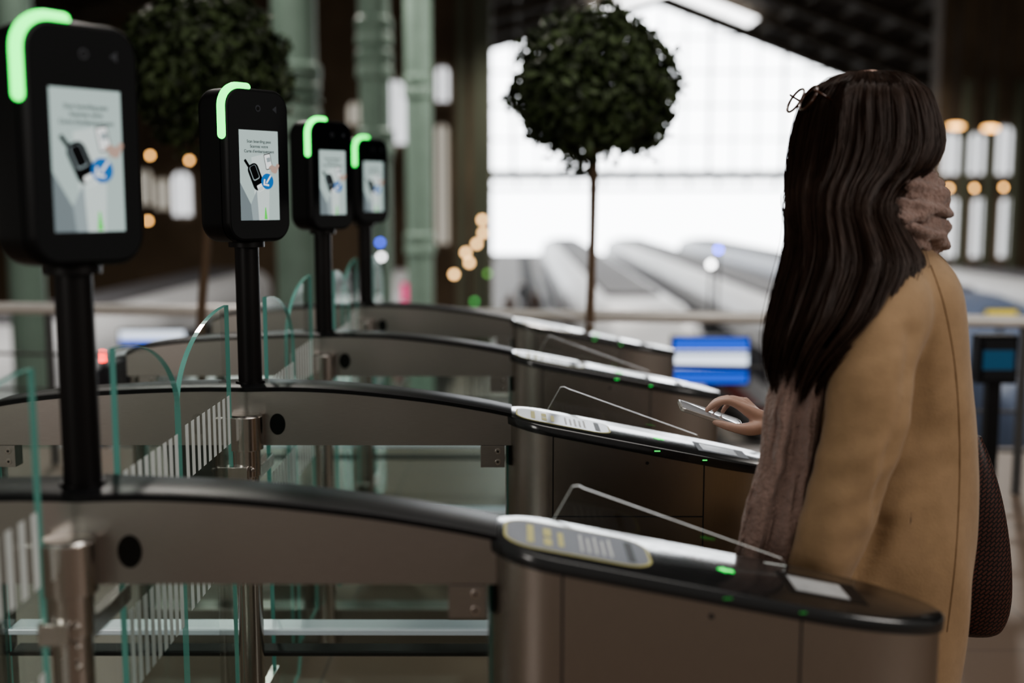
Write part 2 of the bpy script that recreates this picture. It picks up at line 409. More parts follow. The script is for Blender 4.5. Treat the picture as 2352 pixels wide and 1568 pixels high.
for x in range(-4,44,2): mb.box(x,x+.12,79.9,80.1,2.3,2.85)
mb.obj("window_2",fm,tag=dict(kind="structure",label="iron mullions of the glazed end gable"))
stone=M("brown_stone",(.16,.115,.075),.8,ns=.6,nz=.5)
paneb=emi("daylit_pane",(.95,.97,1),1.3); panew=emi("dim_pane",(.8,.75,.65),.6)
def wall(name,x0,x1,Y,wins,lab):
    mb=MB(); mb.box(x0,x1,Y,Y+1,-5,16)
    for (a,bb,t,bo,mi) in wins:
        p0=at(a,bo,Y-.1); p1=at(bb,t,Y-.1); w=p1.x-p0.x; r=w/2
        poly=[(p0.x,p0.z),(p1.x,p0.z)]+[(p0.x+r+r*math.cos(pi*k/8),p1.z-r+r*math.sin(pi*k/8)) for k in range(9)]
        mb.prism(poly,'y',Y-.12,Y-.02,mi)
        mb.box((p0.x+p1.x)/2-.04,(p0.x+p1.x)/2+.04,Y-.16,Y-.12,p0.z,p1.z,3)
    mb.obj(name,[stone,paneb,panew,beamm],tag=dict(kind="structure",label=lab))
wall("wall_left",-60,at(1130,400,45).x,45,[(318,345,390,470,2),(400,435,395,495,1),(360,385,410,480,2),(882,930,185,330,1),(958,985,160,225,1),(1003,1030,153,232,1),(960,985,285,330,2),(1003,1028,285,560,2),(962,985,380,540,2),(800,832,235,285,2)],"brown stone side wall with tall windows")
wall("wall_right",at(2150,400,45).x,40,45,[(2166,2203,305,400,1),(2226,2262,305,400,1),(2290,2325,290,400,1),(2168,2203,455,590,1),(2230,2262,455,590,1),(2294,2326,455,590,1)],"brown stone side wall with arched windows")
mb=MB()
for a,bb in ((1050,1070),(1085,1128)):
    p=at(a,400,43); q=at(bb,400,43); mb.box(p.x,q.x,43,43.6,-5,14)
for a,bb in ((2210,2224),(2268,2282),(2330,2345)):
    p=at(a,400,44); q=at(bb,400,44); mb.box(p.x,q.x,44,44.3,-5,6)
mb.obj("trim_2",M("green_iron_pier",(.12,.13,.09),.6,ns=1),tag=dict(kind="structure",label="green iron piers along the walls"))

gcol=M("sea_green_iron",(.18,.255,.21),.55,nz=.2,ns=3)
def column(pxc,Y,wpx,rings_py,base=-5):
    c=at(pxc,300,Y).x; r=wpx/2/FPX*Y
    mb=MB(); R=[]
    prof=[(base,1.5),(base+.4,1.5),(base+.5,1.15),(base+.9,1.0)]
    for py in rings_py:
        z=at(pxc,py,Y).z; h=.25
        prof+=[(z-h,1.0),(z-h+.05,1.18),(z-.05,1.18),(z,1.08),(z+.05,1.18),(z+h-.05,1.18),(z+h,1.0)]
    prof+=[(rz(c)-1.2,.95),(rz(c)-.9,1.5),(rz(c)-.75,1.6)]
    prof.sort(key=lambda t:t[0])
    for z,k in prof: R.append([(c+r*k*math.cos(2*pi*i/28),Y+r*k*math.sin(2*pi*i/28),z) for i in range(28)])
    mb.loft(R)
    mb.obj("column",gcol,origin=(c,Y,base),smooth=40,tag=dict(label="sea-green cast iron column with moulded rings",category="column",group="green iron columns"))
column(680,15,100,[270,190]); column(862,19,70,[330,150,75]); column(962,25,60,[560,200,-60]); column(45,16,80,[500])

rl=Vector((-3.6,6.40,0)); rr_=Vector((3.6,5.47,0)); dr=(rr_-rl)
rail=empty("railing",(0,5.93,0),label="steel railing with round handrail and horizontal bars",category="railing")
def rp(t,z): p=rl+dr*t; return (p.x,p.y-5.93,z)
mb=MB(); mb.cyl(rp(0,.875),rp(1,.875),.031,20); mb.obj("top_rail",M("satin_rail",(.8,.77,.73),.35,.25),rail,smooth=50)
barm=M("rail_bar",(.12,.12,.12),.4,.6)
for z in (.62,.42,.22):
    mb=MB(); mb.cyl(rp(0,z),rp(1,z),.009,12); mb.obj("bar",barm,rail,smooth=50)
for t in (.03,.14,.33,.50,.69,.85,.97):
    mb=MB(); a=rp(t,0); mb.box(a[0]-.02,a[0]+.02,a[1]-.01,a[1]+.01,0,.85); mb.obj("post",barm,rail)

leafm=M("dark_leaves",(.048,.068,.028),.5,island=1,nz=.75,spec=.4); barkm=M("bark",(.14,.09,.055),.8,bump=.4,ns=30); potm=M("planter_dark",(.05,.05,.05),.6)
def tree(cpx,cpy,rpx,tpx,Y,sy,seed):
    rnd=random.Random(seed); c=at(cpx,cpy,Y); R=rpx/FPX*Y; b=at(tpx,740,Y); base=Vector((b.x,Y,0))
    e=empty("topiary_tree",base,label="ball-clipped evergreen tree with a slim bare trunk",category="tree",group="topiary trees in planters")
    mb=MB(); top=c-base; mb.tube([(0,0,.35),(0.01,0,.9),(top.x*.6+.005,0,1.3),(top.x,0,top.z-R*.5)],[.024,.022,.020,.024],10,5)
    for k in range(7):
        a=2*pi*k/7; mb.tube([(top.x,0,top.z-R*.85),(top.x+.18*math.cos(a),.18*math.sin(a),top.z-R*.3)],[.009,.005],6,2)
    mb.obj("trunk",barkm,e,smooth=60)
    mb=MB()
    for i in range(7500):
        d=Vector((rnd.gauss(0,1),rnd.gauss(0,1),rnd.gauss(0,1))).normalized()
        lump=1+.16*noise.noise(d*2.3+Vector((seed,0,0)))+.20*noise.noise(d*5)
        r=R*lump*(1-.45*rnd.random()**2.2)
        if rnd.random()<.05: r*=1.10
        p=top+Vector((d.x*r*1.02,d.y*r,d.z*r*sy))
        if d.z<-.85 and rnd.random()<.7: continue
        n=(d+Vector((rnd.uniform(-1,1),rnd.uniform(-1,1),rnd.uniform(-.6,1)))).normalized()
        t=n.orthogonal().normalized(); t.rotate(Matrix.Rotation(rnd.random()*6.28,3,n)); q=n.cross(t); s=rnd.uniform(.012,.024)
        mb.add([p-t*s*1.6,p-q*s*.8,p+t*s*1.6+n*s*.4,p+q*s*.8],[(0,1,2,3)])
    mb.obj("foliage",leafm,e,fixn=False)
    mb=MB(); mb.loft([[( r*math.cos(2*pi*k/28), r*math.sin(2*pi*k/28), z) for k in range(28)] for z,r in ((0,.15),(.38,.20),(.40,.21),(.42,.21),(.42,.19),(.37,.18))])
    mb.obj("planter",potm,e,smooth=40)
tree(1366,202,176,1350,5.35,.97,3); tree(476,165,172,458,5.45,1.05,8)

tw=M("train_white",(.50,.51,.53),.4,nz=.06,ns=2); td=M("train_window",(.02,.022,.028),.2); tr=M("train_red",(.3,.06,.05),.4); tb=M("train_blue",(.10,.13,.2),.4); tg=M("train_roof",(.10,.10,.11),.7)
def train(X,y0,y1,bodym,stripe,lab):
    e=empty("train",(X,y0,-5),label=lab,category="train",group="trains at the platforms")
    def sec(y,k,hz): 
        return [(x*k,y,.35+ (z+1.8)*hz) for x,z in rrect(2.9,3.6,.7,5)]
    mb=MB(); mb.loft([sec(0,.45,.38),sec(.6,.7,.55),sec(1.8,.9,.78),sec(3.4,1,.96),sec(5,1,1),sec(y1-y0,1,1)])
    mb.obj("body",bodym,e,smooth=50)
    for s in (-1,1):
        mb=MB(); mb.box(min(s*1.44,s*1.462),max(s*1.44,s*1.462),6.5,y1-y0-2,2.1,2.9); mb.obj("window_band",td,e)
        mb=MB(); mb.box(min(s*1.44,s*1.458),max(s*1.44,s*1.458),5,y1-y0,1.1,1.5); mb.obj("stripe",stripe,e)
    mb=MB(); mb.box(-.7,.7,6,y1-y0-1,3.9,4.05); mb.obj("roof_panel",tg,e)
    mb=MB(); mb.add([(-.8,1.05,2.42),(.8,1.05,2.42),(.95,2.6,3.35),(-.95,2.6,3.35)],[(0,1,2,3)]); mb.obj("windscreen",td,e)
train(3.1,24,76,tw,tb,"white high-speed train at the platform")
train(7.4,20,76,tw,tr,"white train with a red side stripe")
train(12.2,26,76,tb,tr,"dark blue train at the platform")
train(17.0,22,43,tw,tb,"white train beside the side wall")
train(-5.0,19,42,tw,tr,"white train with a red stripe beside the wall")
train(-10.5,17,42,tw,tb,"white train with blue stripe beside the wall")

hm=M("dark_cloth",(.03,.03,.035),.8); sf=M("skin_far",(.5,.33,.26),.5)
def traveller(X,Y,col,seed,base=-5):
    mb=MB()
    for q in (-1,1): mb.tube([(X+q*.1,Y+q*.08,base+.06),(X+q*.1,Y,base+.5),(X+q*.08,Y,base+.9)],[.055,.06,.09],10,3,1)
    mb.tube([(X,Y,base+.85),(X,Y,base+1.15),(X,Y,base+1.42)],[.17,.17,.2],14,3,0)
    for q in (-1,1): mb.tube([(X+q*.22,Y,base+1.42),(X+q*.27,Y-.03,base+1.1),(X+q*.24,Y-.14,base+.85)],[.06,.05,.04],8,3,0)
    mb.tube([(X,Y,base+1.5),(X,Y,base+1.56)],[.055,.055],8,2,2); mb.sphere((X,Y,base+1.68),(.09,.1,.125),12,8,2); mb.sphere((X,Y+.02,base+1.71),(.097,.1,.115),12,8,1)
    mb.obj("person",[M("coat_far",col,.8),hm,sf],origin=(X,Y,base),smooth=60,tag=dict(label="traveller in a coat standing on the platform",category="person",group="travellers on the platform"))
rt=random.Random(3)
TV=[(.4,66),(1.0,60),(-.3,58),(.7,52),(.2,46),(.9,43),(-.1,40),(.5,37),(1.0,34.5),(.1,33),(5.2,50),(5.3,38),(5.1,30),(9.8,34),(9.7,44)]
for i,(X,Y) in enumerate(TV):
    traveller(X,Y,rt.choice([(.1,.06,.04),(.04,.04,.05),(.25,.17,.1),(.05,.04,.04),(.2,.12,.08),(.12,.05,.04)]),i)

def sign(name,pxc,pyc,w,h,Y,mats,lab,cat,base=-5,bands=None):
    c=at(pxc,pyc,Y); W=w/FPX*Y; HH_=h/FPX*Y
    e=empty(name,(c.x,Y,base),label=lab,category=cat); z=c.z-base
    mb=MB(); mb.box(-W/2-.02,W/2+.02,0,.08,z-HH_/2-.02,z+HH_/2+.02); mb.obj("frame",blackcap,e)
    mb=MB()
    if bands:
        for i,(a,b_,mi) in enumerate(bands): mb.box(-W/2,W/2,-.01,0,z+HH_/2-b_*HH_,z+HH_/2-a*HH_,mi)
    else: mb.box(-W/2,W/2,-.01,0,z-HH_/2,z+HH_/2)
    mb.obj("screen",mats,e)
    mb=MB(); mb.box(-.03,.03,.02,.07,0,z-HH_/2); mb.obj("post",blackcap,e)
bl=emi("display_blue",(.03,.12,.75),1.0); wh=emi("display_white",(.8,.88,1),1.4)
sign("departures_display",1632,828,172,104,9,[bl,wh],"blue and white departures display on a post","display",bands=[(0,.27,0),(.27,.30,1),(.36,.66,1),(.66,.72,0),(.78,1,0)])
sign("pink_sign",952,672,58,42,30,[emi("magenta_panel",(.8,.03,.22),1.1)],"small magenta sign on a post","sign")
sign("yellow_sign",2300,722,70,16,20,[emi("yellow_panel",(.8,.6,.03),1)],"narrow yellow sign on a post","sign")
sign("departures_display",350,775,150,30,12,[wh,bl],"white and blue lit display on a post","display",bands=[(0,.6,0),(.6,1,1)])
sign("ticket_machine",2292,826,70,92,5.1,[M("dark_panel",(.008,.01,.013),.3),emi("icon_blue",(.02,.10,.19),.4)],"dark ticket machine screen with blue icon on a post","ticket machine",base=0,bands=[(0,.25,0),(.25,.75,1),(.75,1,0)])
def lamp(px_,py_,Y,rpx,col,s,kind="hall_lamp",lab="small round warm hall lamp",base=None,flat=1):
    c=at(px_,py_,Y); r=rpx/FPX*Y
    e=empty(kind,c,label=lab,category="lamp")
    mb=MB(); mb.sphere((0,0,0),(r*flat if flat>1 else r,r,r),14,8); mb.obj("bulb",emi("lamp_glow",col,s),e,smooth=60)
    mb=MB()
    if base is None: mb.cyl((0,0,r*.8),(0,0,rz(c.x)-c.z-.5),.02,8)
    else: mb.cyl((0,0,-r*.8),(0,0,base-c.z),.02,8)
    mb.obj("stem",blackcap,e)
W_=(1,.52,.17)
for a in ((345,357),(435,368),(340,507),(2180,432),(2238,432),(2305,430)): lamp(a[0],a[1],39,4.5,W_,11)
for i,a in enumerate(((1043,630),(1070,580),(1078,603),(1110,535),(1108,505),(1095,560))): lamp(a[0],a[1],33+1.3*i,6,(1,.6,.26),9,base=-5)
lamp(2195,290,30,6,W_,6,flat=3.2,lab="oval warm pendant hall lamp"); lamp(2275,295,30,6,W_,6,flat=3.2,lab="oval warm pendant hall lamp")
lamp(1650,573,18.2,6,(.03,.05,1),18,base=-5,lab="small blue signal lamp",kind="signal_lamp"); lamp(1633,607,18.8,7,(1,1,1),14,base=-5,lab="small white signal lamp",kind="signal_lamp")
lamp(235,818,9,9,(1,.03,.02),16,base=-5,lab="small red signal lamp",kind="signal_lamp"); lamp(1120,628,32,5,(.2,.6,.1),2,base=-5,lab="small green signal lamp",kind="signal_lamp"); lamp(1090,692,30,5,(.1,.7,.15),2,base=-5,lab="small green signal lamp",kind="signal_lamp")
lamp(876,590,17.2,6,(1,1,1),8,base=-5,lab="small white signal lamp",kind="signal_lamp"); lamp(873,557,17.9,5,(.05,.1,1),8,base=-5,lab="small blue signal lamp",kind="signal_lamp")

# ------------------------------------------------------------------ woman
PO=Vector((.70,2.15,0))
skin=M("skin",(.58,.39,.32),.45,ns=20,nz=.06,bump=.04,bs=120)
coatm=M("camel_wool",(.36,.245,.147),.9,ns=50,nz=.12,bump=.25,bs=220,sheen=.3,bd=.003,spec=.2)
hairm=M("dark_brown_hair",(.044,.026,.019),.5,ns=90,stretch=(1,1,.08),nz=.6,spec=.22)
scarfm=M("mauve_wool",(.35,.245,.212),.95,ns=60,nz=.3,bump=1,bs=140,sheen=.4,spec=.1)
trm=M("dark_trousers",(.02,.02,.025),.8); bootm=M("black_boots",(.015,.013,.012),.4)
body=MB()
T=[(.69,2.15,.88,.13),(.69,2.15,1.0,.125),(.70,2.15,1.12,.11),(.72,2.15,1.22,.095),(.735,2.15,1.30,.06),(.735,2.15,1.36,.052),(.73,2.15,1.40,.052),(.72,2.155,1.48,.052)]
body.tube([t[:3] for t in T],[t[3] for t in T],20,4)
for s in (-1,1):
    body.tube([(.70,2.15+s*.085,.90),(.70,2.15+s*.09,.5),(.715,2.15+s*.10,.10)],[.085,.055,.038],14,5)
    body.tube([(.72,2.15+s*.10,.05),(.63,2.15+s*.12,.035)],[.036,.03],12,3)
A=lambda x,y,Y: tuple(at(x,y,Y))
Ls=A(2040,720,2.02); Le=A(1985,1030,1.93); Lw=A(1870,1310,1.95)
Rs=A(2040,720,2.28); Re=A(1985,985,2.41); Rw=A(1768,972,2.45)
body.tube([(.735,2.15,1.24),Ls,Le,Lw],[.05,.042,.034,.026],14,5)
body.tube([(.735,2.15,1.24),Rs,Re,Rw],[.05,.042,.034,.024],14,5)
def chain(pts,rad): body.tube([A(*p) for p in pts],rad,10,4)
KN=[(1702,934,2.425),(1703,926,2.445),(1706,922,2.465),(1712,922,2.484)]
for k in KN: chain([(1768,972,2.45),(1738,955,(2.45+k[2])/2),k],[.021,.017,.0105])
chain([KN[0],(1672,921,2.420),(1645,926,2.418),(1624,941,2.420)],[.0098,.0086,.0078,.0066])
chain([KN[1],(1672,915,2.442),(1645,922,2.440),(1628,938,2.440)],[.0098,.0086,.0078,.0066])
chain([KN[2],(1680,915,2.462),(1655,924,2.460),(1641,942,2.460)],[.0094,.0082,.0074,.0063])
chain([KN[3],(1692,919,2.480),(1672,928,2.478),(1660,945,2.476)],[.0084,.0074,.0066,.0058])
chain([(1752,978,2.435),(1722,985,2.415),(1690,983,2.405),(1658,974,2.408),(1642,969,2.412)],[.018,.0155,.0110,.0092,.0072])
lw=Vector(Lw)
for i in range(4):
    k=lw+Vector((-.055,-.02+.018*i,-.055)); body.tube([lw,k],[.022,.0105],10,2)
    body.tube([k,k+Vector((-.022,0,-.03)),k+Vector((-.025,0,-.05-.004*(i in(1,2)))),k+Vector((-.015,0,-.065-.006*(i in(1,2))))],[.0098,.0086,.0078,.0065],10,3)
body.tube([lw+Vector((-.01,-.02,-.01)),lw+Vector((-.035,-.045,-.03)),lw+Vector((-.055,-.045,-.055))],[.015,.011,.008],10,3)
Fd=Vector((-.55,.835,-.05)).normalized(); Sd=Vector((0,0,1)).cross(Fd).normalized(); Ud=Fd.cross(Sd)
hc=at(1992,305,2.15)
ringsH=[]; NS,NR=36,26
for i in range(1,NR):
    th=pi*i/NR; ring=[]
    for k in range(NS):
        ph=2*pi*k/NS; f=math.sin(th)*math.cos(ph); s=math.sin(th)*math.sin(ph); u=-math.cos(th)
        jaw=1-.30*max(0,-u-.15)
        P_=[f*.093, s*.076*jaw, u*.115]
        if f>.1:
            g=lambda cs,cu,ws,wu: math.exp(-((s-cs)/ws)**2-((u-cu)/wu)**2)
            P_[0]+= .022*g(0,-.18,.12,.14)+.008*g(0,.02,.09,.22)+.010*g(0,-.52,.28,.07)+.012*g(0,-.85,.3,.15)-.010*(g(.38,.0,.18,.12)+g(-.38,.0,.18,.12))+.004*g(0,.25,.6,.1)
        ring.append(hc+Fd*P_[0]+Sd*P_[1]+Ud*P_[2])
    ringsH.append(ring)
body.loft(ringsH)
for s in (-1,1): body.sphere(hc+Sd*s*.076-Fd*.005-Ud*.01,(.014,.014,.03),10,8)
person=body.obj("person",skin,origin=PO)
remesh(person,.0042,3,.4)
settag(person,label="woman with long dark hair in camel coat holding out a phone",category="person")
for s in (-1,1):
    mb=MB(); mb.sphere(hc+Sd*s*.031+Fd*.077,(.012,.012,.012),12,8)
    mb.obj("eye",M("eye_white",(.7,.7,.68),.2),person,origin=PO,smooth=60)
mb=MB(); mb.tube([hc+Fd*.086-Ud*.060+Sd*q*.022+Fd*(-.004*abs(q)) for q in (-1,-.5,0,.5,1)],[.002,.005,.0055,.005,.002],8,3); mb.obj("lips",M("lips",(.45,.13,.12),.4),person,origin=PO,smooth=60)
mb=MB()
for s in (-1,1): mb.tube([(.70,2.15+s*.085,.92),(.70,2.15+s*.09,.5),(.715,2.15+s*.10,.14)],[.10,.072,.055],16,5)
mb.obj("trousers",trm,person,origin=PO,smooth=60)
for s in (-1,1):
    mb=MB()
    mb.tube([(.715,2.15+s*.10,.26),(.715,2.15+s*.10,.07)],[.058,.05],16,3); mb.tube([(.74,2.15+s*.10,.05),(.66,2.15+s*.115,.05),(.60,2.15+s*.125,.04)],[.045,.047,.034],16,4)
    mb.box(.585,.785,2.15+s*.11-.04,2.15+s*.11+.04,0,.02)
    mb.obj("boot",bootm,person,origin=PO,smooth=50)
def sc(Y): return Y/FPX*1.005
CR=[(562,2010,2118,2.15,.06),(585,1985,2143,2.15,.10),(620,1962,2166,2.15,.150),(665,1945,2181,2.15,.172),(720,1915,2190,2.15,.178),(800,1875,2197,2.15,.178),(900,1835,2203,2.15,.178),(1000,1800,2207,2.15,.178),(1100,1775,2208,2.15,.182),(1200,1750,2203,2.15,.188),(1300,1730,2192,2.15,.195),(1450,1705,2174,2.15,.205),(1600,1690,2158,2.15,.21),(1800,1680,2148,2.15,.215)]
mb=MB(); rings=[]
for py,xl,xr,Yc,hy in smooth_list(CR,5):
    c=at((xl+xr)/2,py,Yc); hx=(xr-xl)/2*sc(Yc+.12*(1.47-c.z))
    ring=[]
    for k in range(56):
        a=2*pi*k/56; cs,sn=math.cos(a),math.sin(a); e=2/2.4
        ring.append((c.x+hx*math.copysign(abs(cs)**e,cs), Yc+hy*math.copysign(abs(sn)**e,sn), c.z))
    rings.append(ring)
mb.loft(rings)
mb.tube([A(2070,655,2.07),A(2040,715,1.995),A(2006,860,1.93),A(1985,1030,1.90),A(1925,1190,1.91),A(1868,1325,1.93)],[.055,.076,.070,.068,.065,.062],20,6)
mb.tube([A(2050,650,2.25),A(2030,705,2.31),A(2000,860,2.37),A(1975,980,2.42),A(1880,985,2.44),A(1785,972,2.45)],[.055,.076,.070,.068,.056,.046],20,6)
coat=mb.obj("coat",coatm,person,origin=PO)
remesh(coat,.0065,10,.5)
cos_=[v.co.copy() for v in coat.data.vertices]; nrm=[v.normal.copy() for v in coat.data.vertices]
def mkbv(): return BVHTree.FromPolygons([v.co+PO for v in coat.data.vertices],[tuple(p.vertices) for p in coat.data.polygons])
bv=mkbv()
def hit(px_,py_,off=0):
    a=at(px_,py_,1.3); b_=at(px_,py_,2.8); d=(b_-a).normalized(); h=bv.ray_cast(a,d)
    return (h[0]-d*off) if h[0] else None
crease=[hit(x,y) for x,y in smooth_list([(2098,770),(2090,860),(2078,960),(2060,1050),(2040,1140),(2006,1250),(1968,1345)],5)]
crease=[p for p in crease if p]
flat=[]
Lev=Vector(Le)
for co,nn in zip(cos_,nrm):
    w=co+PO
    k=min(1,max(0,(1.34-w.z)/.25))
    d=.024*k*noise.noise(Vector((w.x*5.5,w.y*5.5+3,w.z*1.3)))+.012*k*noise.noise(Vector((w.x*11+w.z*3,w.y*9,w.z*3+5+w.x*5)))
    el=math.exp(-((w-Lev).length/.16)**2)
    d+=.012*el*noise.noise(Vector((w.x*8+w.z*10,w.y*6,w.z*20-w.x*10)))
    if w.y<2.1 and w.x>.6:
        dm=min((w-p).length for p in crease)
        if dm<.08: d-=.009*math.exp(-(dm/.022)**2)
    q=co+nn*d; flat+=[q.x,q.y,q.z]
coat.data.vertices.foreach_set("co",flat); coat.data.update()
bv=mkbv()
def seam(pts,r=.0014,mat=None,name="coat_seam"):
    P_=[hit(x,y,.0003) for x,y in [q[:2] for q in smooth_list(pts,6)]]
    P_=[p for p in P_ if p]
    mb=MB(); mb.tube(P_,r,6,1); mb.obj(name,mat,person,origin=PO,smooth=60)
sm=M("dark_stitch",(.17,.10,.05),.9)
seam([(2138,610),(2168,700),(2192,830),(2203,980),(2203,1130),(2193,1300),(2175,1450)],.0011,sm)
# hair
HR=[(168,1992,2004,2.15,.004),(173,1950,2045,2.15,.04),(184,1912,2078,2.15,.065),(205,1878,2106,2.15,.088),(240,1853,2124,2.15,.104),(290,1838,2138,2.15,.113),(340,1828,2142,2.145,.115),(390,1820,2116,2.135,.113),(430,1815,2066,2.12,.112),(480,1816,2042,2.09,.105),(540,1820,2072,2.06,.10),(600,1812,2106,2.035,.095),(660,1798,2090,2.015,.088),(720,1784,2050,1.995,.085),(780,1774,1985,1.975,.070),(830,1770,1935,1.97,.060),(880,1772,1895,1.97,.045),(930,1790,1870,1.97,.03)]
HS=smooth_list(HR,6); NV=len(HS)-1
def hp(u,v,off=0):
    x=v*NV; i=min(int(x),NV-1); t=x-i; a_=HS[i]; b_=HS[i+1]; t1=1-t
    x0=a_[1]*t1+b_[1]*t; x1=a_[2]*t1+b_[2]*t; Y=a_[3]*t1+b_[3]*t
    c=at((x0+x1)/2,a_[0]*t1+b_[0]*t,Y); hx=(x1-x0)/2*sc(Y)+off; hy=a_[4]*t1+b_[4]*t+off
    return Vector((c.x+hx*math.cos(u), Y-hy*math.sin(u), c.z+(off*.6 if v<.12 else 0)))
dF=math.atan2(-Fd.y,Fd.x)
def inface(u,v):
    du=(u-dF+pi)%(2*pi)-pi
    return abs(du)<.62 and .27<v<.46
def clump(u,v):
    cu,su=math.cos(u),math.sin(u); vv=v*1.3
    return .015*noise.noise(Vector((cu*4.5+vv*1.6,su*4.5,vv*1.2)))+.007*noise.noise(Vector((cu*13+vv*3,su*13,vv*1.5+7)))
mb=MB(); NU=120; NVV=80; VB=.84
for i in range(NVV+1):
    v=VB*i/NVV; tap=-.005-.03*max(0,(v-.68)/.16)**2
    for k in range(NU):
        u=2*pi*k/NU; s=min(1,v*5)
        mb.v.append(tuple(hp(u,v,tap+clump(u,v)*s)))
for i in range(NVV):
    for k in range(NU):
        u=2*pi*k/NU; v=VB*i/NVV
        if inface(u,v): continue
        a=i*NU+k; b_=i*NU+(k+1)%NU; mb.f.append((a,b_,b_+NU,a+NU)); mb.m.append(0)
mb.f.append(tuple(NVV*NU+k for k in range(NU))); mb.m.append(0)
rnd=random.Random(5)
lockend={}
for n in range(6800):
    u0=rnd.uniform(-.5,pi+.5) if n%3 else rnd.uniform(0,2*pi)
    v0=rnd.uniform(.0,.2)**1.3 if n%2 else rnd.uniform(.1,.55)
    lk=int(u0*9); 
    if lk not in lockend: lockend[lk]=(rnd.uniform(.76,.99),rnd.random()*6,rnd.uniform(.05,.16))
    le,lph,lam=lockend[lk]
    v1=min(1,le+rnd.gauss(0,.04))
    if v1-v0<.15: continue
    off=rnd.gauss(.0,.0025)+.0006; ph=rnd.random()*6; am=rnd.uniform(.0,.05); fly=rnd.random()<.05
    r=rnd.uniform(.0004,.0008); pts=[]; N_=24; bad=False
    ul=(lk+.5)/9
    for k in range(N_+1):
        t=k/N_; v=v0+(v1-v0)*t
        pull=max(0,(v-.55)/.45)**1.5*.6
        u=u0+(ul-u0)*pull+am*math.sin(ph+4*t)+lam*math.sin(lph+4*v)*v
        if inface(u,v): bad=True; break
        o=off+clump(u,v)*min(1,v*5)+(.014*t*math.sin(ph+3*t) if fly else 0)-.02*max(0,v-.78)
        pts.append(hp(u,v,o))
    if bad: continue
    base=len(mb.v)
    for k,pp in enumerate(pts):
        t=(pts[min(k+1,N_)]-pts[max(k-1,0)]).normalized(); n1=t.orthogonal().normalized(); n2=t.cross(n1); rr2=r*(1 if k<N_-5 else .25+.15*(N_-k))
        for a in (0,2.1,4.2): mb.v.append(tuple(pp+(n1*math.cos(a)+n2*math.sin(a))*rr2))
    for k in range(len(pts)-1):
        for a in range(3):
            q=(a+1)%3; mb.f.append((base+k*3+a,base+k*3+q,base+k*3+3+q,base+k*3+3+a)); mb.m.append(0)
hair=mb.obj("hair",hairm,person,origin=PO,smooth=70,fixn=False)
# scarf
mb=MB()
def wrap(cx,cy,Rm,rt,rv,tilt,ph):
    c=at(cx,cy,2.15); rings=[]
    for i in range(90):
        a=2*pi*i/90; ring=[]
        f=1+.05*math.sin(5*a+ph)
        for k in range(48):
            b_=2*pi*k/48
            nz=noise.noise(Vector((math.cos(a)*3+ph,math.sin(a)*3,math.sin(b_)*1.6)))+.6*noise.noise(Vector((math.cos(a)*7,math.sin(a)*7+ph,math.cos(b_)*2.5+math.sin(b_))))
            w=1+.45*nz+.08*math.sin(6*b_+5*a)
            rr3=Rm*f+rt*w*math.cos(b_)
            ring.append((c.x+rr3*math.cos(a),2.15+rr3*math.sin(a)*.95,c.z+rv*w*math.sin(b_)+tilt*math.cos(a)))
        rings.append(ring)
    rings.append(rings[0]); mb.loft(rings,False,False)
wrap(2034,438,.070,.028,.028,.012,.6); wrap(2030,482,.081,.034,.032,.006,4.3); wrap(2026,532,.080,.038,.036,-.004,2.1)
SR=[(700,1850,1960,2.00,.03),(780,1800,1915,1.975,.03),(860,1780,1900,1.965,.028),(950,1758,1892,1.958,.026),(1050,1745,1880,1.955,.025),(1140,1722,1865,1.952,.024),(1230,1700,1850,1.95,.022),(1300,1690,1836,1.95,.02),(1380,1680,1810,1.95,.016)]
rings=[]
for i,(py,xl,xr,Yc,hy) in enumerate(smooth_list(SR,7)):
    c=at((xl+xr)/2,py,Yc); hx=(xr-xl)/2*sc(Yc+.05); ring=[]
    for k in range(84):
        a=2*pi*k/84; x=math.cos(a)
        fold=.010*math.sin(x*6+i*.03+1)+.012*noise.noise(Vector((x*4,i*.09,3)))+.006*noise.noise(Vector((x*11,i*.12,8)))
        ring.append((c.x+hx*x+.004*noise.noise(Vector((x,i*.4,2))), Yc+hy*math.sin(a)+fold, c.z))
    rings.append(ring)
mb.loft(rings)
scarf=mb.obj("scarf",scarfm,person,origin=PO,smooth=70)
mb=MB()
for i in range(46):
    t=i/45; x=1732-48*t+rnd.uniform(-4,4); y=1080+220*t
    p0=A(x+14,y,1.955); L=rnd.uniform(50,100)
    mb.tube([p0,A(x+2+rnd.uniform(-6,4),y+L*.5,1.95+rnd.uniform(-.01,.01)),A(x-6+rnd.uniform(-8,8),y+L,1.95)],[.0022,.002,.0013],6,3)
fr=mb.obj("scarf_fringe",scarfm,person,origin=PO,smooth=60); fr["kind"]="stuff"
# glasses
mb=MB(); gm=M("tortoiseshell",(.07,.025,.012),.15,coat=.8,ns=80,nz=.7)
gc=at(1842,228,2.14); gF=Vector((-.86,-.12,.47)).normalized(); gS=Vector((-.10,1,0)); gS=(gS-gF*gS.dot(gF)).normalized(); gU=gF.cross(gS).normalized()
for s in (-1,1):
    cc=gc+gS*s*.032
    mb.tube([cc+gS*.029*math.cos(2*pi*k/24)+gU*.024*math.sin(2*pi*k/24) for k in range(25)],.0025,8,1)
    e_=gc+gS*s*.060+Vector((0,0,.012))
    mb.tube([e_,e_-gF*.02+gS*s*.002,e_-gF*.050-gS*s*.006],.0022,8,3)
mb.tube([gc-gS*.006,gc+gU*.004,gc+gS*.006],.0018,8,3)
mb.obj("eyeglasses",gm,origin=gc,smooth=60,tag=dict(label="thin tortoiseshell eyeglasses pushed up on the hair",category="glasses"))
